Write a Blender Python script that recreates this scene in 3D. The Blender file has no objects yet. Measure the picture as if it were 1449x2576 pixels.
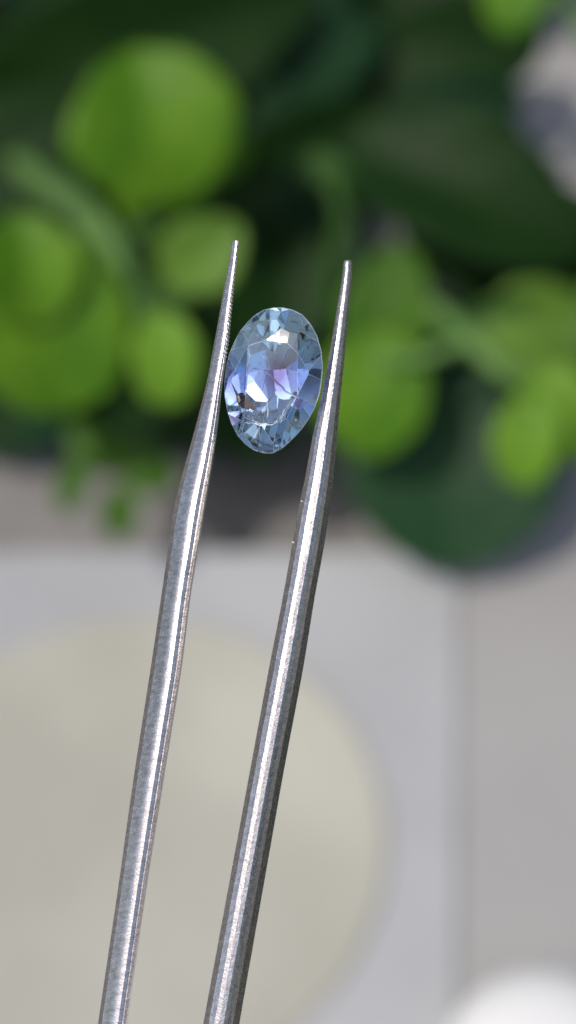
import bpy, bmesh, math, random
from mathutils import Vector, Matrix, noise
random.seed(7)
C = bpy.context.scene.collection
S = bpy.context.scene
MM = 0.001
TILT, TURN = 5.41, -11.34      # degrees the stone leans and turns
R = math.radians

# ------------------------------------------------------------------ camera
PITCH = R(57)
H = 0.328                       # camera height above the floor
DF = 0.150                      # focus distance
K = 0.035 / 0.150 / 1449        # tangent per layout unit (1449 wide, 2576 high)
CAM = Vector((0, 0, H))
FW = Vector((0, math.cos(PITCH), -math.sin(PITCH)))
UP = Vector((0, math.sin(PITCH), math.cos(PITCH)))
RT = Vector((1, 0, 0))

cam = bpy.data.cameras.new('camera')
camo = bpy.data.objects.new('camera', cam)
C.objects.link(camo)
camo.location = CAM
camo.rotation_euler = (math.pi / 2 - PITCH, 0, 0)
cam.sensor_fit = 'HORIZONTAL'
cam.sensor_width = 36
cam.lens = 36 * 0.150 / 0.035
cam.clip_start = 0.005
cam.clip_end = 500
cam.dof.use_dof = True
cam.dof.focus_distance = DF
cam.dof.aperture_fstop = 154.3 / 4.0
S.camera = camo

# ------------------------------------------------------------------ sky and sun
SUN_AZ, SUN_EL = R(-130), R(64)
w = bpy.data.worlds.new('World')
S.world = w
w.use_nodes = True
sky = w.node_tree.nodes.new('ShaderNodeTexSky')
sky.sky_type = 'NISHITA'
sky.sun_disc = False
sky.sun_elevation = SUN_EL
sky.sun_rotation = SUN_AZ
sky.dust_density = 3.0
sky.ozone_density = 0.6
w.node_tree.links.new(sky.outputs[0], w.node_tree.nodes['Background'].inputs[0])
w.node_tree.nodes['Background'].inputs[1].default_value = 0.13
sl = bpy.data.lights.new('sun', 'SUN')
sl.energy = 2.2
sl.angle = R(0.5)
sl.color = (1, 0.95, 0.88)
so = bpy.data.objects.new('sun', sl)
C.objects.link(so)
sd = Vector((math.sin(SUN_AZ) * math.cos(SUN_EL), math.cos(SUN_AZ) * math.cos(SUN_EL), math.sin(SUN_EL)))
so.rotation_euler = sd.to_track_quat('Z', 'Y').to_euler()
so.location = sd * 2
S.view_settings.view_transform = 'Standard'
S.view_settings.look = 'None'
S.view_settings.exposure = 0.0
S.view_settings.gamma = 1
S.render.engine = 'CYCLES'
S.cycles.max_bounces = 24
S.cycles.transmission_bounces = 24
S.cycles.glossy_bounces = 8
S.cycles.transparent_max_bounces = 16
S.cycles.caustics_refractive = True
S.cycles.caustics_reflective = True
S.cycles.blur_glossy = 0.2
S.cycles.sample_clamp_indirect = 12


# ------------------------------------------------------------------ helpers
def at(px, py, d):
    """point seen at layout position (px, py) at depth d metres"""
    return CAM + FW * d + RT * ((px - 724.5) * K * d) + UP * (-(py - 1288) * K * d)


def on_floor(px, py, z=0.0):
    v = FW + RT * ((px - 724.5) * K) + UP * (-(py - 1288) * K)
    t = (z - H) / v.z
    return CAM + v * t


def link(name, me, mat=None, parent=None):
    o = bpy.data.objects.new(name, me)
    C.objects.link(o)
    if mat:
        for m in (mat if isinstance(mat, (list, tuple)) else [mat]):
            me.materials.append(m)
    if parent:
        o.parent = parent
    return o


def from_bm(name, bm, mat=None, parent=None, smooth=False, sharp=None):
    me = bpy.data.meshes.new(name)
    bm.normal_update()
    bm.to_mesh(me)
    bm.free()
    if smooth:
        for p in me.polygons:
            p.use_smooth = True
        if sharp:
            me.set_sharp_from_angle(angle=sharp)
    return link(name, me, mat, parent)


def tag(o, label, cat, group=None):
    o['label'] = label
    o['category'] = cat
    if group:
        o['group'] = group
    return o


def empty(name, loc, label, cat, group=None):
    o = bpy.data.objects.new(name, None)
    o.empty_display_size = 0.01
    o.location = loc
    C.objects.link(o)
    bpy.context.view_layer.update()
    return tag(o, label, cat, group)


def adopt(o, root):
    """parent o (built in world coordinates) keeping its place"""
    o.parent = root
    o.matrix_parent_inverse = Matrix.Translation(-root.location)


def principled(name, col, rough=0.5, metal=0.0, spec=0.5):
    m = bpy.data.materials.new(name)
    m.use_nodes = True
    b = m.node_tree.nodes['Principled BSDF']
    b.inputs['Base Color'].default_value = (*col, 1)
    b.inputs['Roughness'].default_value = rough
    b.inputs['Metallic'].default_value = metal
    b.inputs['Specular IOR Level'].default_value = spec
    return m, b


def N(m, kind, **kw):
    n = m.node_tree.nodes.new(kind)
    for k, v in kw.items():
        if k in n.inputs:
            n.inputs[k].default_value = v
        else:
            setattr(n, k, v)
    return n


def L(m, a, b):
    m.node_tree.links.new(a, b)


def mapping(m, scale, coord='Object'):
    tc = N(m, 'ShaderNodeTexCoord')
    mp = N(m, 'ShaderNodeMapping')
    mp.inputs['Scale'].default_value = scale
    L(m, tc.outputs[coord], mp.inputs['Vector'])
    return mp


def ramp(m, src, stops):
    r = N(m, 'ShaderNodeValToRGB')
    e = r.color_ramp.elements
    while len(e) < len(stops):
        e.new(0.5)
    for i, (p, c) in enumerate(stops):
        e[i].position = p
        e[i].color = (*c, 1)
    L(m, src, r.inputs[0])
    return r


def mottled(name, c1, c2, scale, rough=0.6, spec=0.3, bump=0.0):
    m, b = principled(name, c1, rough, 0, spec)
    mp = mapping(m, (scale,) * 3)
    t = N(m, 'ShaderNodeTexNoise', Scale=1.0, Detail=4.0)
    L(m, mp.outputs[0], t.inputs['Vector'])
    r = ramp(m, t.outputs['Fac'], [(0.35, c1), (0.65, c2)])
    L(m, r.outputs[0], b.inputs['Base Color'])
    if bump:
        bp = N(m, 'ShaderNodeBump', Strength=0.3, Distance=bump)
        L(m, t.outputs['Fac'], bp.inputs['Height'])
        L(m, bp.outputs[0], b.inputs['Normal'])
    return m


# ------------------------------------------------------------------ setting
m_floor = mottled('grey_floor', (0.215, 0.208, 0.198), (0.26, 0.25, 0.24), 40, 0.6)
bm = bmesh.new()
bmesh.ops.create_grid(bm, x_segments=8, y_segments=8, size=60)
g = from_bm('ground', bm, m_floor)
g['kind'] = 'structure'


def slab(name, pts, z0, z1, mat, bevel, parent=None):
    bm = bmesh.new()
    vs = [bm.verts.new((p[0], p[1], z0)) for p in pts]
    f = bm.faces.new(vs)
    r = bmesh.ops.extrude_face_region(bm, geom=[f])
    for v in r['geom']:
        if isinstance(v, bmesh.types.BMVert):
            v.co.z = z1
    bmesh.ops.recalc_face_normals(bm, faces=bm.faces)
    if bevel:
        es = [e for e in bm.edges if len(e.link_faces) == 2]
        bmesh.ops.bevel(bm, geom=es, offset=bevel, segments=3, affect='EDGES')
    return from_bm(name, bm, mat, parent, True, R(35))


# white display box lid with a cream round inset
ZB = 0.012
a = on_floor(1155, 1385, ZB)
b2 = on_floor(1135, 2700, ZB)
m_box = mottled('blue_white_card', (0.385, 0.39, 0.395), (0.46, 0.465, 0.47), 25, 0.5)
box_root = empty('white_board', (-0.03, 0.25, 0), 'bluish white flat board under the tweezers with a big cream disc on it', 'board')
o = slab('panel', [(-0.13, b2.y - 0.02), (b2.x, b2.y - 0.02), (a.x, a.y), (-0.13, a.y)], 0.0, ZB, m_box, 0.0004)
adopt(o, box_root)

m_disc = mottled('cream_paper', (0.39, 0.382, 0.32), (0.48, 0.47, 0.40), 30, 0.7)
cc = on_floor(330, 2115, ZB)
rr = (on_floor(975, 2115, ZB) - cc).length
bm = bmesh.new()
ring = []
prof = [(1.0, 0.0002), (1.0, 0.0006), (0.995, 0.0009), (0.98, 0.001), (0.97, 0.0009), (0.5, 0.0009)]
for (k, z) in prof:
    ring.append([bm.verts.new((cc.x + rr * k * math.cos(t * math.tau / 96), cc.y + rr * k * math.sin(t * math.tau / 96), ZB + z)) for t in range(96)])
for i in range(len(ring) - 1):
    for t in range(96):
        bm.faces.new((ring[i][t], ring[i][(t + 1) % 96], ring[i + 1][(t + 1) % 96], ring[i + 1][t]))
bm.faces.new(ring[-1])
o = from_bm('round_pad', bm, m_disc, None, True, R(40))
tag(o, 'large cream round pad lying flat on the bluish white board', 'pad')

# pale strip of board on the right
m_side = mottled('warm_white_board', (0.345, 0.335, 0.325), (0.38, 0.37, 0.36), 25, 0.55)
ZS = 0.0117
p1 = Vector((a.x + 0.0003, a.y, 0))
p2 = Vector((b2.x + 0.0003, b2.y, 0))
o = slab('side_board', [(p2.x, p2.y - 0.02), (0.06, p2.y - 0.02), (0.06, p1.y + 0.22), (p1.x + 0.012, p1.y + 0.22), (p1.x, p1.y)], 0.0, ZS, m_side, 0.0004)
tag(o, 'warm grey white board lying right of the bluish white board', 'board')

# glazed white cap shape in the bottom right corner, object unidentified
m_cap, b_ = principled('glazed_white', (0.82, 0.81, 0.78), 0.22)
cp = on_floor(1375, 2690, 0.018)
bm = bmesh.new()
prof = [(0.0130, 0.0), (0.0138, 0.002), (0.0138, 0.007), (0.0130, 0.0095), (0.0105, 0.012), (0.007, 0.0135), (0.003, 0.0141)]
ring = [[bm.verts.new((r * math.cos(t * math.tau / 48), r * math.sin(t * math.tau / 48), z)) for t in range(48)] for r, z in prof]
for i in range(len(ring) - 1):
    for t in range(48):
        bm.faces.new((ring[i][t], ring[i][(t + 1) % 48], ring[i + 1][(t + 1) % 48], ring[i + 1][t]))
bm.faces.new(ring[-1])
bm.faces.new(list(reversed(ring[0])))
o = from_bm('white_piece', bm, m_cap, None, True, R(50))
o.location = (cp.x, cp.y, ZS + 0.0001)
tag(o, 'rounded glossy white pebble glowing in the bottom right corner', 'piece')


# ------------------------------------------------------------------ foliage
def leaf_mat(name, c1, c2, trans=0.3, rough=0.45, spec=0.2):
    m, b = principled(name, c1, rough, 0, spec)
    mp = mapping(m, (85, 85, 85))
    t = N(m, 'ShaderNodeTexNoise', Scale=1.0, Detail=3.0)
    L(m, mp.outputs[0], t.inputs['Vector'])
    r = ramp(m, t.outputs['Fac'], [(0.3, c1), (0.7, c2)])
    L(m, r.outputs[0], b.inputs['Base Color'])
    tr = N(m, 'ShaderNodeBsdfTranslucent')
    L(m, r.outputs[0], tr.inputs['Color'])
    mx = N(m, 'ShaderNodeMixShader', Fac=trans)
    mx.inputs[0].default_value = trans
    L(m, b.outputs[0], mx.inputs[1])
    L(m, tr.outputs[0], mx.inputs[2])
    L(m, mx.outputs[0], m.node_tree.nodes['Material Output'].inputs['Surface'])
    return m


LM = {
    'bright': leaf_mat('bright_leaf', (0.045, 0.16, 0.004), (0.15, 0.31, 0.018)),
    'lime': leaf_mat('lime_leaf', (0.14, 0.30, 0.02), (0.18, 0.36, 0.03)),
    'olive': leaf_mat('olive_leaf', (0.12, 0.24, 0.03), (0.15, 0.28, 0.04)),
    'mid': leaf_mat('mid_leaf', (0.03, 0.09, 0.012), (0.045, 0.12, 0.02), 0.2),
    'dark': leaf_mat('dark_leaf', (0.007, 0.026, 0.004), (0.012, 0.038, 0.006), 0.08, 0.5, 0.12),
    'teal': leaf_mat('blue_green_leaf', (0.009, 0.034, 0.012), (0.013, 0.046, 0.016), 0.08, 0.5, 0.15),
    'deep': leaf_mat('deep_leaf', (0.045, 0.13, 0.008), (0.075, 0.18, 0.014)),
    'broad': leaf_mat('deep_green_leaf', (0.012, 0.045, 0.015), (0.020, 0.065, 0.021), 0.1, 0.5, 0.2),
    'stem': leaf_mat('pale_stem', (0.10, 0.22, 0.05), (0.14, 0.26, 0.07), 0.1),
    'dstem': leaf_mat('dark_stem', (0.03, 0.05, 0.02), (0.04, 0.06, 0.03), 0.0),
}


def leaf(px, py, d, length, width, ang, mat, root, tilt=(0, 0), cup=0.12, shape=0.5, skew=1.0, tip=0.0, name='leaf'):
    """a leaf centred at (px, py); length/width in layout units; ang = direction of the tip in degrees
    (0 right, 90 up); tilt = lean of the blade about its width and its length"""
    s = K * d
    Lh, Wd = length * s, width * s
    nu, nv = 18, 10
    bm = bmesh.new()
    grid = []
    for i in range(nu + 1):
        u = i / nu
        prof = max(0.0, math.sin(math.pi * u ** skew)) ** shape
        if tip:
            prof *= 1 - tip * u ** 3
        row = []
        wob = 1 + 0.13 * noise.noise(Vector((u * 3.1, px * 0.07, py * 0.05)))
        wob2 = 0.10 * noise.noise(Vector((u * 2.3, py * 0.09, px * 0.03)))
        for j in range(nv + 1):
            v = j / nv * 2 - 1
            x = (u - 0.5) * Lh
            y = (v * wob + wob2) * Wd * 0.5 * max(prof, 0.02)
            z = cup * Wd * (v * v * prof - 0.3) - 0.10 * Lh * (2 * u - 1) ** 2
            z -= 0.035 * Wd * math.exp(-(v * 5) ** 2)            # midrib groove
            z += 0.012 * Wd * math.sin(u * 26 + abs(v) * 7) * abs(v)   # side veins
            row.append(bm.verts.new((x, y, z)))
        grid.append(row)
    for i in range(nu):
        for j in range(nv):
            bm.faces.new((grid[i][j], grid[i + 1][j], grid[i + 1][j + 1], grid[i][j + 1]))
    o = from_bm(name, bm, mat, None, True)
    so = o.modifiers.new('Solidify', 'SOLIDIFY')
    so.thickness = 0.0005
    base = Matrix((RT, UP, -FW)).transposed().to_4x4()
    o.matrix_world = (Matrix.Translation(at(px, py, d)) @ base @ Matrix.Rotation(R(ang), 4, 'Z')
                      @ Matrix.Rotation(R(tilt[0]), 4, 'Y') @ Matrix.Rotation(R(tilt[1]), 4, 'X'))
    if root:
        mw = o.matrix_world.copy()
        o.parent = root
        o.matrix_parent_inverse = Matrix.Translation(-root.location)
        o.matrix_basis = mw
    return o


def stem(pts, r0, r1, mat, root, name='stem'):
    """tube through world points"""
    P = [Vector(p) for p in pts]
    path = []
    n = len(P)
    for i in range(n - 1):
        p0, p1, p2, p3 = P[max(i - 1, 0)], P[i], P[i + 1], P[min(i + 2, n - 1)]
        for k in range(6):
            t = k / 6
            path.append(0.5 * ((2 * p1) + (p2 - p0) * t + (2 * p0 - 5 * p1 + 4 * p2 - p3) * t * t + (3 * p1 - p0 - 3 * p2 + p3) * t ** 3))
    path.append(P[-1])
    bm = bmesh.new()
    rings = []
    for i, p in enumerate(path):
        tdir = (path[min(i + 1, len(path) - 1)] - path[max(i - 1, 0)]).normalized()
        a = tdir.cross(Vector((0.3, 0.2, 1))).normalized()
        b = tdir.cross(a)
        r = r0 + (r1 - r0) * i / (len(path) - 1)
        rings.append([bm.verts.new(p + (a * math.cos(q * math.tau / 8) + b * math.sin(q * math.tau / 8)) * r) for q in range(8)])
    for i in range(len(rings) - 1):
        for q in range(8):
            bm.faces.new((rings[i][q], rings[i][(q + 1) % 8], rings[i + 1][(q + 1) % 8], rings[i + 1][q]))
    bm.faces.new(rings[-1])
    bm.faces.new(list(reversed(rings[0])))
    o = from_bm(name, bm, mat, None, True)
    if root:
        adopt(o, root)
    return o


# --- left bright sprig
rl = empty('leafy_sprig', on_floor(-60, 300), 'bright green round leaved sprig filling the left, behind the left tweezer arm', 'plant', 'bright green sprigs')
leaf(390, 318, 0.335, 400, 430, 105, LM['bright'], rl, (-12, 6), 0.10, 0.42)
leaf(415, 480, 0.350, 330, 250, -70, LM['bright'], rl, (8, 5), 0.1, 0.6, 0.8)
leaf(530, 385, 0.352, 230, 150, 15, LM['bright'], rl, (8, 5), 0.1, 0.7)
leaf(115, 815, 0.325, 470, 420, -75, LM['bright'], rl, (10, -8), 0.10, 0.42)
leaf(75, 680, 0.321, 290, 260, 100, LM['bright'], rl, (-10, 14), 0.14, 0.45)
leaf(502, 645, 0.325, 250, 200, 35, LM['olive'], rl, (-15, 12), 0.1, 0.5)
leaf(415, 905, 0.325, 240, 165, -85, LM['lime'], rl, (10, 0), 0.12, 0.35)
leaf(230, 640, 0.335, 190, 60, -60, LM['mid'], rl, (10, 20), 0.1, 0.6)
stem([on_floor(-60, 300), at(60, 420, 0.37), at(215, 535, 0.335), at(275, 610, 0.33), at(320, 690, 0.33), at(385, 740, 0.335), at(450, 765, 0.34)], 0.0022, 0.0014, LM['stem'], rl)
stem([at(350, 715, 0.333), at(360, 770, 0.33), at(385, 820, 0.328)], 0.0013, 0.0010, LM['stem'], rl)
stem([at(385, 740, 0.335), at(430, 730, 0.345), at(455, 700, 0.35)], 0.0012, 0.0008, LM['stem'], rl)
stem([at(300, 660, 0.331), at(330, 600, 0.34), at(400, 540, 0.347), at(400, 470, 0.34)], 0.0013, 0.0010, LM['stem'], rl)
stem([at(230, 560, 0.335), at(200, 680, 0.33), at(150, 760, 0.325)], 0.0018, 0.0009, LM['stem'], rl)

# --- right bright sprig
rg = empty('leafy_sprig', on_floor(1560, 500), 'bright green leaved sprig at the right edge, behind the right tweezer arm', 'plant', 'bright green sprigs')
leaf(935, 990, 0.342, 330, 280, -95, LM['bright'], rg, (8, 8), 0.10, 0.45)
leaf(975, 800, 0.342, 370, 230, 82, LM['deep'], rg, (-8, -12), 0.12, 0.5)
leaf(1330, 830, 0.350, 330, 230, 20, LM['olive'], rg, (-5, 5), 0.14, 0.5)
leaf(1350, 905, 0.335, 330, 190, -25, LM['olive'], rg, (10, -10), 0.12, 0.5)
leaf(1420, 1040, 0.325, 260, 200, -60, LM['lime'], rg, (6, -6), 0.12, 0.45)
leaf(1325, 1110, 0.320, 240, 170, -100, LM['lime'], rg, (10, 6), 0.14, 0.42)
leaf(1310, -45, 0.365, 260, 180, -115, LM['bright'], rg, (0, 10), 0.1, 0.5)
leaf(1235, 790, 0.348, 210, 60, 20, LM['mid'], rg, (0, 10), 0.1, 0.5)
stem([on_floor(1560, 500), at(1500, 760, 0.36), at(1420, 940, 0.34), at(1290, 940, 0.335), at(1200, 870, 0.335), at(1110, 790, 0.34), at(1010, 730, 0.345)], 0.0020, 0.0012, LM['stem'], rg)
stem([at(1180, 850, 0.336), at(1060, 900, 0.338), at(960, 900, 0.338)], 0.0011, 0.0008, LM['stem'], rg)
stem([at(1300, 940, 0.335), at(1330, 1000, 0.325), at(1335, 1050, 0.32)], 0.0012, 0.0008, LM['stem'], rg)
stem([at(1530, 700, 0.36), at(1570, 300, 0.37), at(1340, -150, 0.367)], 0.0014, 0.0009, LM['stem'], rg)

# --- dark broad leaved plant behind
rd = empty('broad_leaf_plant', on_floor(700, -420), 'dark glossy broad leaved plant filling the shade behind both bright sprigs, plus unseen side leaves added to darken reflections', 'plant')
leaf(1140, 1165, 0.358, 540, 530, -92, LM['broad'], rd, (0, 4), 0.08, 0.45)
leaf(1170, 470, 0.360, 700, 360, 155, LM['dark'], rd, (4, 14), 0.18, 0.5)
leaf(1260, 620, 0.372, 640, 340, 150, LM['dark'], rd, (-4, -18), 0.18, 0.5)
leaf(350, 130, 0.375, 980, 420, 20, LM['dark'], rd, (0, 18), 0.16, 0.5)
leaf(640, 240, 0.385, 760, 300, 35, LM['teal'], rd, (0, -12), 0.16, 0.5)
leaf(700, 420, 0.372, 620, 240, 30, LM['dark'], rd, (0, 20), 0.16, 0.55)
leaf(620, 60, 0.395, 700, 420, 60, LM['teal'], rd, (8, 0), 0.12, 0.5)
leaf(60, 420, 0.372, 500, 380, 60, LM['dark'], rd, (0, -10), 0.12, 0.5)
leaf(820, 640, 0.372, 560, 240, 92, LM['teal'], rd, (0, 14), 0.16, 0.5)
leaf(690, 860, 0.365, 640, 360, -100, LM['dark'], rd, (0, -10), 0.12, 0.5)
leaf(300, 965, 0.388, 560, 340, -170, LM['dark'], rd, (6, 10), 0.12, 0.5)
leaf(60, 985, 0.386, 460, 300, -150, LM['dark'], rd, (6, 0), 0.12, 0.5)
leaf(560, 1015, 0.382, 460, 240, -160, LM['dark'], rd, (6, 0), 0.12, 0.5)
leaf(1000, 960, 0.388, 560, 330, -70, LM['teal'], rd, (0, 12), 0.12, 0.5)
leaf(1120, 120, 0.392, 520, 300, 10, LM['dark'], rd, (0, 0), 0.12, 0.5)
leaf(1150, 260, 0.385, 360, 130, 5, LM['teal'], rd, (0, 8), 0.12, 0.5)
leaf(835, 430, 0.362, 150, 70, -40, LM['mid'], rd, (0, 0), 0.12, 0.6)
leaf(1340, 960, 0.368, 460, 420, -80, LM['dark'], rd, (0, 0), 0.12, 0.5)
leaf(1420, 640, 0.382, 420, 300, 120, LM['dark'], rd, (0, -8), 0.12, 0.5)
leaf(900, 860, 0.375, 480, 300, 80, LM['dark'], rd, (0, -8), 0.12, 0.5)
# small hanging leaves below the left leaves
leaf(180, 1215, 0.352, 150, 75, -110, LM['deep'], rd, (0, 10), 0.12, 0.5)
leaf(300, 1290, 0.352, 130, 95, -95, LM['deep'], rd, (0, -10), 0.12, 0.5)
leaf(360, 1185, 0.355, 170, 110, -20, LM['deep'], rd, (0, 10), 0.12, 0.5)
leaf(245, 1130, 0.357, 190, 100, -30, LM['deep'], rd, (0, 10), 0.12, 0.5)
# deep layer of dark leaves, leaving the gaps where the floor shows
gaps = [(1400, 210, 215), (915, 330, 75), (930, 200, 60), (1110, 650, 60)]
cnt = 0
while cnt < 70:
    x, y = random.uniform(-150, 1600), random.uniform(-300, 1000)
    if any(math.hypot(x - gx, y - gy) < gr + 120 for gx, gy, gr in gaps) and random.random() < 0.93:
        continue
    if x > 1000 and y > 850:
        continue
    leaf(x, y, random.uniform(0.388, 0.405) + (0.02 if y < 300 else -0.008), random.uniform(260, 420), random.uniform(150, 240),
         random.uniform(0, 360), LM[random.choice(('dark', 'dark', 'teal'))], rd, (random.uniform(-25, 25), random.uniform(-25, 25)), 0.14, 0.5)
    cnt += 1
for k in range(90):  # unseen low leaves, added so the right arm's edge reflects something dark
    p = Vector((random.uniform(0.09, 0.34), random.uniform(-0.05, 0.36), random.uniform(0.01, 0.05)))
    o = leaf(724, 1288, 0.35, random.uniform(520, 760), random.uniform(380, 520), 0, LM[random.choice(('dark', 'teal'))], rd, (0, 0), 0.10, 0.5)
    o.matrix_basis = Matrix.Translation(p) @ Matrix.Rotation(random.uniform(0, 6.28), 4, 'Z') @ Matrix.Rotation(R(random.uniform(-20, 20)), 4, 'Y')
# unseen side leaves, added to darken reflections in the steel and stone
for side, n_ in ((1, 120), (-1, 110)):
    for k in range(n_):
        px_ = random.uniform(0.105 if side > 0 else 0.21, 0.34)
        p = Vector((side * px_, random.uniform(-0.05, 0.40), random.uniform(0.02, 0.24 if px_ < 0.17 else 0.46)))
        o = leaf(724, 1288, 0.35, random.uniform(520, 760), random.uniform(320, 460), 0, LM[random.choice(('dark', 'teal'))], rd, (0, 0), 0.14, 0.5)
        o.matrix_basis = Matrix.Translation(p) @ Matrix.Rotation(random.uniform(0, 6.28), 4, 'Z') @ Matrix.Rotation(R(random.uniform(20, 80)), 4, 'Y')
base = on_floor(700, -420)
for k, tgt in enumerate([(1300, 330, 0.39), (1250, 960, 0.37), (350, 100, 0.39), (760, 760, 0.38), (250, 900, 0.375), (900, 250, 0.395)]):
    mid = at((tgt[0] + 700) / 2, -150, 0.42)
    stem([base + Vector((0.01 * math.cos(k), 0.01 * math.sin(k), 0)), base + Vector((0.01 * math.cos(k), 0, 0.04)), mid, at(*tgt)], 0.0022, 0.0012, LM['dstem'], rd)
stem([at(840, 470, 0.36), at(860, 540, 0.36), at(835, 680, 0.362), at(820, 860, 0.365)], 0.0014, 0.0010, LM['mid'], rd)

# ------------------------------------------------------------------ tweezers
def steel(name, stretch):
    m, b = principled(name, (0.62, 0.60, 0.61), 0.3, 1.0)
    mp = mapping(m, stretch)
    n1 = N(m, 'ShaderNodeTexNoise', Scale=1.0, Detail=3.0, Roughness=0.6)
    L(m, mp.outputs[0], n1.inputs['Vector'])
    mp2 = mapping(m, (9000, 9000, 9000))
    n2 = N(m, 'ShaderNodeTexNoise', Scale=1.0, Detail=2.0)
    L(m, mp2.outputs[0], n2.inputs['Vector'])
    r = ramp(m, n1.outputs['Fac'], [(0.3, (0.46, 0.44, 0.435)), (0.55, (0.66, 0.625, 0.615)), (0.75, (0.84, 0.79, 0.785))])
    L(m, r.outputs[0], b.inputs['Base Color'])
    add = N(m, 'ShaderNodeMath', operation='ADD')
    L(m, n1.outputs['Fac'], add.inputs[0])
    L(m, n2.outputs['Fac'], add.inputs[1])
    bp = N(m, 'ShaderNodeBump', Strength=0.4, Distance=0.00003)
    L(m, add.outputs[0], bp.inputs['Height'])
    L(m, bp.outputs[0], b.inputs['Normal'])
    rr_ = N(m, 'ShaderNodeMapRange')
    rr_.inputs['To Min'].default_value = 0.16
    rr_.inputs['To Max'].default_value = 0.34
    L(m, n2.outputs['Fac'], rr_.inputs['Value'])
    L(m, rr_.outputs[0], b.inputs['Roughness'])
    return m


m_steelL = steel('satin_steel_cross_brushed', (900, 4200, 3000))
m_steelR = steel('satin_steel', (3500, 3500, 3500))


def lerp_table(tab, y):
    if y <= tab[0][0]:
        return tab[0][1:]
    for a, b in zip(tab, tab[1:]):
        if y <= b[0]:
            t = (y - a[0]) / (b[0] - a[0])
            return tuple(a[k] + (b[k] - a[k]) * t for k in range(1, len(a)))
    return tab[-1][1:]


def smooth_table(tab, y):
    # average to soften the joints between measured sections
    acc = None
    h = min(40, (y - tab[0][0]) * 0.5 + 1)
    for k in (-1, -0.5, 0, 0.5, 1):
        v = lerp_table(tab, y + k * h)
        acc = v if acc is None else tuple(p + q for p, q in zip(acc, v))
    return tuple(p / 5 for p in acc)


LT = [(606, 582.5, 602), (636, 579.5, 598.7), (700, 568.5, 592.5), (738, 560.6, 588.3), (810, 548.5, 581), (872, 536.5, 576.5), (950, 523, 560.5),
      (1050, 498, 551), (1140, 473, 539), (1185, 460, 532), (1270, 437.5, 517), (1370, 423.6, 501), (1500, 405, 479), (1677, 379, 458),
      (1945, 337, 414.6), (2230, 297, 369), (2576, 245.7, 320), (3200, 150, 235), (4200, 10, 140), (5000, -70, 100), (5600, -120, 60)]
RTB = [(655, 864.5, 886), (690, 861.5, 886), (738, 854, 882), (800, 843.5, 876), (872, 831.3, 870), (930, 821, 864), (990, 810, 858), (1060, 795, 852),
       (1140, 777, 844.5), (1174, 774, 843), (1270, 752, 832), (1370, 735, 817), (1500, 712, 792.5), (1677, 677, 764.5), (1945, 627.5, 713.6),
       (2250, 571, 660), (2576, 511, 602.8), (3200, 405, 500), (4200, 200, 330), (5000, 0, 170), (5600, -120, 60)]
# profile points: (side -1..1, height towards the viewer in half widths)
PL = [(-1.0, -0.35), (-0.99, -0.15), (-0.74, 0.26), (-0.70, 0.31), (-0.66, 0.33), (-0.30, 0.60), (-0.05, 0.76), (0.15, 0.84), (0.40, 0.88), (0.62, 0.84), (0.68, 0.77), (0.74, 0.79),
      (0.92, 0.62), (0.985, 0.2), (1.0, -0.2), (0.9, -0.8), (0.5, -1.0), (-0.5, -1.0), (-0.92, -0.8)]
PR = [(-1.0, -0.2), (-0.99, 0.1), (-0.76, 0.52), (-0.70, 0.60), (-0.64, 0.63), (-0.40, 0.77), (-0.15, 0.84), (0.1, 0.84), (0.14, 0.82), (0.36, 0.67), (0.40, 0.62), (0.62, 0.42),
      (0.66, 0.35), (0.985, -0.22), (1.0, -0.8), (0.85, -1.0), (0.3, -1.15), (-0.5, -1.15), (-0.9, -0.85)]


def dz(y):
    """the arms lean back a little towards their tips"""
    return DF + 0.0016 * max(0.0, min(1.0, (1400 - y) / 800))


def arm(tab, prof, mat, serr, side, root):
    ys = []
    y = tab[0][0]
    while y < 1150:
        ys.append(y)
        y += 2.5
    while y < 2700:
        ys.append(y)
        y += 24
    while y <= 5600:
        ys.append(y)
        y += 100
    bm = bmesh.new()
    rings = []
    s = K * DF
    for y in ys:
        l, r = smooth_table(tab, y)
        c, hw = (l + r) / 2, (r - l) / 2
        e = y - tab[0][0]
        if e < 6:                       # rounded end
            hw *= 0.72 + 0.28 * math.sqrt(max(0, 1 - (1 - e / 6) ** 2))
        jit = noise.noise(Vector((y * 0.02, side * 7.3, 1))) * 0.6
        ring = []
        for (a, b) in prof:
            x = c + a * hw + jit * 0.4
            z = b * min(max(hw, 9.5), 46) * 1.15
            if serr[0] < y < serr[1] and a * side > 0.5:
                tooth = (y / serr[2]) % 1.0
                x -= side * serr[3] * (1 if tooth < 0.4 else 0) * (0.6 + 0.4 * noise.noise(Vector((y * 0.1, 3, side))))
            ring.append(bm.verts.new(at(x, y, dz(y)) - FW * (z * s)))
        rings.append(ring)
    n = len(prof)
    for i in range(len(rings) - 1):
        for q in range(n):
            bm.faces.new((rings[i][q], rings[i][(q + 1) % n], rings[i + 1][(q + 1) % n], rings[i + 1][q]))
    bm.faces.new(rings[0])
    bm.faces.new(rings[-1])
    bmesh.ops.recalc_face_normals(bm, faces=bm.faces)
    o = from_bm('arm', bm, mat, None, True, R(15))
    adopt(o, root)
    return o


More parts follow.
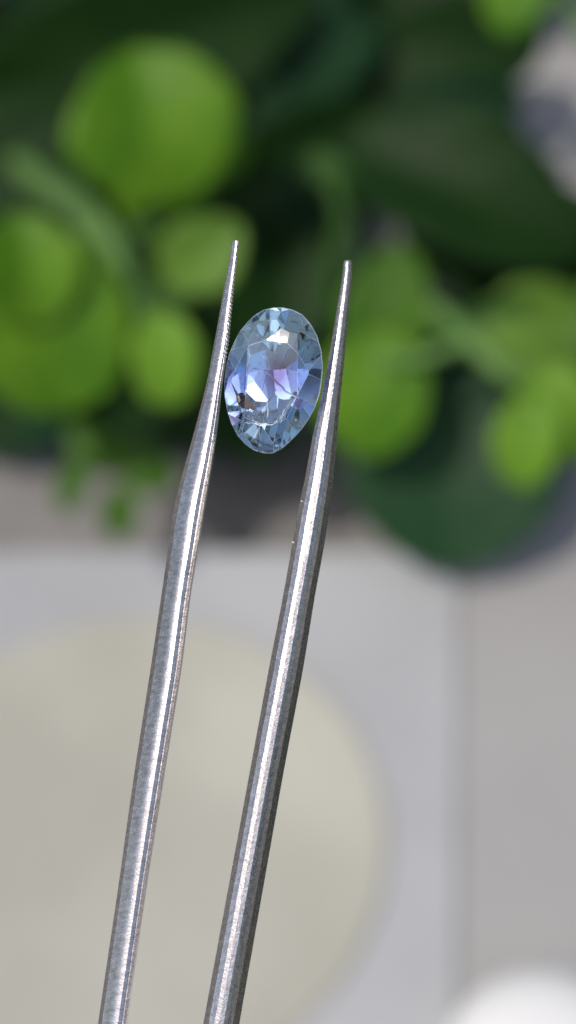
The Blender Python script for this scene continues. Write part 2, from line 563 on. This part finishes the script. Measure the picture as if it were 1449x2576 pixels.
tw = empty('tweezers', at(-80, 5400, DF), 'steel gem tweezers with two long tapering arms gripping the blue oval stone', 'tweezers')
arm(LT, PL, m_steelL, (618, 910, 10.0, 3.6), 1, tw)
arm(RTB, PR, m_steelR, (668, 900, 8.4, 1.6), -1, tw)
m_dust = mottled('pale_dust', (0.55, 0.53, 0.48), (0.7, 0.68, 0.62), 4000, 0.8)
for (px, py, rr_d) in [(736.5, 1364, 2.8), (758.5, 1261, 2.2), (586, 2174, 2.0)]:
    bm = bmesh.new()
    bmesh.ops.create_icosphere(bm, subdivisions=2, radius=rr_d * K * DF)
    for q in bm.verts:
        q.co *= 1 + 0.3 * noise.noise(q.co * 9000)
    o = from_bm('dust_speck', bm, m_dust, None, True)
    for q in o.data.vertices:
        q.co += at(px, py, DF) - FW * 0.0001
    adopt(o, tw)
bm = bmesh.new()
pts = []
for (px, py, hw) in [(-60, 5150, 105), (-90, 5400, 110), (-125, 5700, 100), (-150, 5950, 70)]:
    pts.append([bm.verts.new(at(px + sx * hw, py, DF) - FW * sz * K * DF) for sx, sz in ((-1, -40), (-1, 40), (-0.8, 55), (0.8, 55), (1, 40), (1, -40), (0.8, -55), (-0.8, -55))])
for i in range(3):
    for q in range(8):
        bm.faces.new((pts[i][q], pts[i][(q + 1) % 8], pts[i + 1][(q + 1) % 8], pts[i + 1][q]))
bm.faces.new(pts[0]); bm.faces.new(pts[-1])
bmesh.ops.recalc_face_normals(bm, faces=bm.faces)
adopt(from_bm('joint', bm, m_steelR, None, True, R(30)), tw)

# ------------------------------------------------------------------ gemstone
gc = at((780 + 685 / 2.787) / 1.4907, (1100 + 912 / 2.787) / 1.4907, DF + 0.0004)
GM = Matrix((RT, UP, -FW)).transposed() @ Matrix.Rotation(R(TILT), 3, 'X') @ Matrix.Rotation(R(TURN), 3, 'Y')
KG = 0.005815 * MM                      # metres per layout unit of the stone's drawing


def gl(u, v):
    return Vector(((u - 685) * KG, -(v - 912) * KG))


OUT = [(700, 148), (780, 148), (880, 168), (985, 215), (1060, 290), (1120, 380), (1165, 480), (1195, 600), (1210, 720), (1205, 850), (1190, 970), (1165, 1090),
       (1120, 1210), (1050, 1330), (960, 1450), (860, 1550), (770, 1630), (730, 1656), (680, 1675), (600, 1681), (500, 1655), (400, 1600), (320, 1520), (250, 1410), (205, 1290),
       (175, 1170), (160, 1050), (158, 940), (170, 840), (185, 740), (215, 630), (260, 520), (320, 410), (400, 310), (500, 220), (600, 165)]
OUT = [gl(*p) for p in OUT]
NG = 32


def outline(ang):
    """point where a ray from the centre at angle ang leaves the girdle outline"""
    d = Vector((math.cos(ang), math.sin(ang)))
    for i in range(len(OUT)):
        a, b = OUT[i], OUT[(i + 1) % len(OUT)]
        e = b - a
        den = d.x * e.y - d.y * e.x
        if abs(den) < 1e-12:
            continue
        t = (a.x * e.y - a.y * e.x) / den
        q = (a.x * d.y - a.y * d.x) / den
        if t > 0 and -1e-6 <= q <= 1 + 1e-6:
            return d * t
    return OUT[0]


def ell(t):
    """girdle outline, parameter stretched so facets bunch like on a real oval"""
    return outline(math.atan2(1.5 * math.sin(t), math.cos(t)))


TABLE = [gl(*p) for p in [(455, 545), (655, 480), (835, 480), (978, 612), (978, 1065), (775, 1330), (590, 1362), (415, 1290)]]
ZT = 1.15 * MM
ZG = 0.10 * MM
gem = bmesh.new()
gv = [ell(i * math.tau / NG) for i in range(NG)]
top = [gem.verts.new((p.x, p.y, 3 * MM)) for p in gv]
bot = [gem.verts.new((p.x, p.y, -4 * MM)) for p in gv]
gem.faces.new(top)
gem.faces.new(list(reversed(bot)))
for i in range(NG):
    gem.faces.new((top[i], bot[i], bot[(i + 1) % NG], top[(i + 1) % NG]))
bmesh.ops.recalc_face_normals(gem, faces=gem.faces)


def cut(p, n):
    geom = gem.verts[:] + gem.edges[:] + gem.faces[:]
    r = bmesh.ops.bisect_plane(gem, geom=geom, dist=1e-9, plane_co=p, plane_no=n, clear_outer=True)
    es = [e for e in r['geom_cut'] if isinstance(e, bmesh.types.BMEdge)]
    if len(es) >= 3:
        bmesh.ops.holes_fill(gem, edges=es, sides=0)


def plane3(a, b, c, outward):
    n = (b - a).cross(c - a)
    if n.length < 1e-18:
        return None
    n.normalize()
    if n.dot(outward) < 0:
        n.negate()
    return n


rng = random.Random(245)
VA = 52
VS = 14
cut(Vector((0, 0, ZT)), Vector((0, 0, 1)))
nt = len(TABLE)
tc = sum(TABLE, Vector((0, 0))) / nt
# bezels: through each table corner, tangent to the girdle
for i, p in enumerate(TABLE):
    prev, nxt = TABLE[i - 1], TABLE[(i + 1) % nt]
    tan = (nxt - prev).normalized()
    out = Vector((tan.y, -tan.x))
    if out.dot(p - tc) < 0:
        out = -out
    if i in (1, 2):
        p = p + out * (100 if i == 1 else 60) * KG
    far = max(q.dot(out) for q in gv)
    gap = max(far - p.dot(out), 0.25 * MM)
    n = Vector((out.x * (ZT - ZG), out.y * (ZT - ZG), gap * 1.02)).normalized()
    cut(Vector((p.x, p.y, ZT)), n)
# stars: along each table side
for i in range(nt):
    a, b = TABLE[i], TABLE[(i + 1) % nt]
    tan = (b - a).normalized()
    out = Vector((tan.y, -tan.x))
    if out.dot((a + b) / 2 - tc) < 0:
        out = -out
    if i == 1:                      # this star mirrors the sun
        hv = (sd + (CAM - gc).normalized()).normalized()
        cut(Vector(((a.x + b.x) / 2, a.y - 14 * KG, ZT)), GM.transposed() @ hv)
        continue
    sl_ = math.tan(R(13 if i == 2 else 24 + rng.uniform(-2, 3)))
    cut(Vector((a.x, a.y, ZT)), Vector((out.x * sl_, out.y * sl_, 1)).normalized())
# upper girdle
for i in range(16):
    a, b = gv[2 * i], gv[(2 * i + 2) % NG]
    tan = (b - a).normalized()
    out = Vector((tan.y, -tan.x))
    if out.dot(a) < 0:
        out = -out
    far = max(gv[k % NG].dot(out) for k in range(2 * i, 2 * i + 3))
    sl_ = math.tan(R(44 + rng.uniform(-3, 3)))
    p = out * far
    cut(Vector((p.x, p.y, ZG)), Vector((out.x * sl_, out.y * sl_, 1)).normalized())
# pavilion mains meeting along a short keel
ZK = -3.12 * MM
for i in range(16):
    t = (i + 0.5) * math.tau / 16
    q = ell(t)
    q2 = ell(t + 0.08)
    tan = (q2 - q).normalized()
    out = Vector((tan.y, -tan.x))
    if out.dot(q) < 0:
        out = -out
    keel = Vector((-0.15 * MM, 0.9 * MM if q.y > 0 else -0.9 * MM))
    gap = (q - keel).dot(out)
    dz = (-ZG) - ZK * (1 + rng.uniform(-0.10, 0.08))
    n = Vector((out.x * dz, out.y * dz, -gap)).normalized()
    cut(Vector((q.x, q.y, -ZG)), n)
# lower girdle
for i in range(32):
    a, b = gv[i], gv[(i + 1) % NG]
    tan = (b - a).normalized()
    out = Vector((tan.y, -tan.x))
    if out.dot(a) < 0:
        out = -out
    sl_ = math.tan(R(54 + rng.uniform(-7, 6)))
    cut(Vector((a.x, a.y, -ZG)), Vector((out.x * sl_, out.y * sl_, -1)).normalized())
bmesh.ops.remove_doubles(gem, verts=gem.verts, dist=0.004 * MM)
bmesh.ops.dissolve_degenerate(gem, edges=gem.edges, dist=0.003 * MM)
bmesh.ops.recalc_face_normals(gem, faces=gem.faces)
ge = list({e for f in gem.faces if abs(f.normal.z) < 0.2 for e in f.edges})
bmesh.ops.bevel(gem, geom=ge, offset=0.030 * MM, segments=1, affect='EDGES', material=2)
gem.normal_update()
girdle = [f for f in gem.faces if abs(f.normal.z) < 0.2]
for f in girdle:
    f.material_index = 2
bmesh.ops.bevel(gem, geom=[e for e in gem.edges if all(f.material_index == 0 for f in e.link_faces)], offset=0.008 * MM, segments=1, affect='EDGES', material=1)
print('gem faces', len(gem.faces))

mg = bpy.data.materials.new('sapphire')
mg.use_nodes = True
nb = mg.node_tree.nodes['Principled BSDF']
nb.inputs['Transmission Weight'].default_value = 1
nb.inputs['IOR'].default_value = 1.77
nb.inputs['Roughness'].default_value = 0.012
# colour zoning: paler and greener at both ends, violet in the middle
tcn = N(mg, 'ShaderNodeTexCoord')
sp = N(mg, 'ShaderNodeSeparateXYZ')
nz = N(mg, 'ShaderNodeTexNoise', Scale=900.0, Detail=3.0)
L(mg, tcn.outputs['Object'], nz.inputs['Vector'])
L(mg, tcn.outputs['Object'], sp.inputs[0])
mr = N(mg, 'ShaderNodeMapRange')
mr.inputs['From Min'].default_value = -4.4 * MM
mr.inputs['From Max'].default_value = 4.4 * MM
L(mg, sp.outputs['Y'], mr.inputs['Value'])
ad = N(mg, 'ShaderNodeMath', operation='MULTIPLY_ADD')
L(mg, nz.outputs['Fac'], ad.inputs[0])
ad.inputs[1].default_value = 0.35
L(mg, mr.outputs[0], ad.inputs[2])
cr = ramp(mg, ad.outputs[0], [(0.18, (0.98, 1.0, 0.99)), (0.40, (0.92, 0.98, 1.0)), (0.54, (0.58, 0.72, 1.0)), (0.68, (0.38, 0.46, 0.98)), (0.84, (0.40, 0.68, 0.96)), (1.0, (0.62, 0.90, 0.98))])
# brownish violet tint off centre: a dark reflection painted into the stone's colour
vd = N(mg, 'ShaderNodeVectorMath', operation='DISTANCE')
vflat = N(mg, 'ShaderNodeVectorMath', operation='MULTIPLY')
vflat.inputs[1].default_value = (1.25, 0.75, 0)
vn = N(mg, 'ShaderNodeVectorMath', operation='MULTIPLY_ADD')
L(mg, nz.outputs['Color'], vn.inputs[0])
vn.inputs[1].default_value = (0.5 * MM,) * 3
L(mg, tcn.outputs['Object'], vn.inputs[2])
L(mg, vn.outputs[0], vflat.inputs[0])
L(mg, vflat.outputs[0], vd.inputs[0])
vd.inputs[1].default_value = (0.90 * MM, 0.62 * MM, 0)
vr = N(mg, 'ShaderNodeMapRange')
vr.inputs['From Min'].default_value = 0.45 * MM
vr.inputs['From Max'].default_value = 1.25 * MM
L(mg, vd.outputs['Value'], vr.inputs['Value'])
mxg = N(mg, 'ShaderNodeMix', data_type='RGBA')
L(mg, vr.outputs[0], mxg.inputs[0])
mxg.inputs[6].default_value = (0.13, 0.06, 0.20, 1)
L(mg, cr.outputs[0], mxg.inputs[7])
L(mg, mxg.outputs[2], nb.inputs['Base Color'])

va = N(mg, 'ShaderNodeVolumeAbsorption', Density=VA)
va.inputs['Color'].default_value = (0.15, 0.62, 0.97, 1)
vs_ = N(mg, 'ShaderNodeVolumeScatter', Density=VS)
vs_.inputs['Color'].default_value = (0.75, 0.88, 1.0, 1)
vadd = N(mg, 'ShaderNodeAddShader')
L(mg, va.outputs[0], vadd.inputs[0])
L(mg, vs_.outputs[0], vadd.inputs[1])
L(mg, vadd.outputs[0], mg.node_tree.nodes['Material Output'].inputs['Volume'])
me_, eb = principled('worn_facet_edge', (0.80, 0.90, 0.98), 0.3)
eb.inputs['Transmission Weight'].default_value = 0.8
eb.inputs['IOR'].default_value = 1.77

gem_root = empty('gemstone', gc, 'faceted oval pale blue violet sapphire held between the two tweezer arms', 'gemstone')
gem_root.rotation_euler = GM.to_euler()
mf_, fbb = principled('frosted_girdle', (0.72, 0.84, 0.92), 0.5)
fbb.inputs['Transmission Weight'].default_value = 0.35
fbb.inputs['IOR'].default_value = 1.77
stone = from_bm('stone', gem, [mg, me_, mf_], gem_root)

# brown crystal inclusions just below the crown
m_inc = mottled('brown_crystal', (0.13, 0.09, 0.06), (0.34, 0.25, 0.18), 5000, 0.4, 0.5)
m_inc2 = mottled('orange_crystal', (0.60, 0.20, 0.04), (0.32, 0.09, 0.02), 7000, 0.3, 0.5)


def lump(u, v, z, su, sv, sz, ang, mat, seed):
    bm = bmesh.new()
    bmesh.ops.create_icosphere(bm, subdivisions=3, radius=1)
    for q in bm.verts:
        q.co *= 1 + 0.35 * noise.noise(q.co * 1.7 + Vector((seed, 0, 0)))
        q.co = Vector((q.co.x * su * KG, q.co.y * sv * KG, q.co.z * sz * KG))
    o = from_bm('inclusion', bm, mat, gem_root, True, R(30))
    p = gl(u, v)
    o.location = (p.x, p.y, z * MM)
    o.rotation_euler = (0, 0, R(ang))
    return o


lump(395, 1120, 0.80, 92, 60, 34, -48, m_inc, 1)
lump(455, 1160, 0.84, 60, 26, 20, -42, m_inc2, 4)
lump(500, 1195, 0.80, 34, 20, 18, -20, m_inc2, 9)

# healed feathers inside
m_fea, fb = principled('healed_feather', (0.95, 0.97, 1.0), 0.25, 1.0)
ftr = N(m_fea, 'ShaderNodeBsdfTransparent')
fmx = N(m_fea, 'ShaderNodeMixShader')
fmx.inputs[0].default_value = 0.35
L(m_fea, fb.outputs[0], fmx.inputs[1])
L(m_fea, ftr.outputs[0], fmx.inputs[2])
L(m_fea, fmx.outputs[0], m_fea.node_tree.nodes['Material Output'].inputs['Surface'])


def feather(pts, zt, depth, wob):
    bm = bmesh.new()
    P = [gl(*p) for p in pts]
    rows = []
    for i in range(len(P) - 1):
        for k in range(8):
            t = k / 8
            p = P[i].lerp(P[i + 1], t)
            j = Vector((noise.noise(Vector((p.x * 4000, p.y * 4000, wob))), noise.noise(Vector((p.x * 4000, p.y * 4000, wob + 5))))) * 12 * KG
            p = p + j
            rows.append([bm.verts.new((p.x + wd * KG, p.y + wd * KG * 0.7, (zt - dd) * MM)) for wd, dd in ((-5, 0), (5, 0), (14, depth), (4, depth))])
    for a, b in zip(rows, rows[1:]):
        for q in range(4):
            bm.faces.new((a[q], a[(q + 1) % 4], b[(q + 1) % 4], b[q]))
    bm.faces.new(rows[0]); bm.faces.new(rows[-1])
    bmesh.ops.recalc_face_normals(bm, faces=bm.faces)
    return from_bm('feather', bm, m_fea, gem_root)


feather([(635, 810), (700, 870), (800, 980), (880, 1045), (975, 1085)], 0.75, 0.12, 1)
feather([(455, 560), (520, 520), (580, 500), (650, 480)], 0.75, 0.10, 2)
feather([(455, 560), (462, 650), (440, 770), (425, 900), (420, 1030)], 0.75, 0.10, 3)
feather([(640, 815), (610, 920), (590, 1010)], 0.7, 0.12, 4)
feather([(640, 1120), (655, 1220), (640, 1300)], 0.55, 0.10, 6)
feather([(300, 1440), (380, 1410), (400, 1330), (470, 1330)], 0.30, 0.06, 7)
feather([(770, 1325), (830, 1220), (900, 1120), (975, 1085)], 0.65, 0.08, 8)
feather([(560, 1380), (540, 1450), (580, 1530)], 0.30, 0.06, 9)
rp = random.Random(11)
for k in range(26):
    u_, v_ = rp.uniform(470, 950), rp.uniform(520, 1320)
    lump(u_, v_, rp.uniform(0.1, 0.85), rp.uniform(5, 12), rp.uniform(4, 9), 5, rp.uniform(0, 180), m_fea, k)
feather([(470, 1330), (585, 1362), (690, 1350), (770, 1325)], 0.75, 0.08, 5)
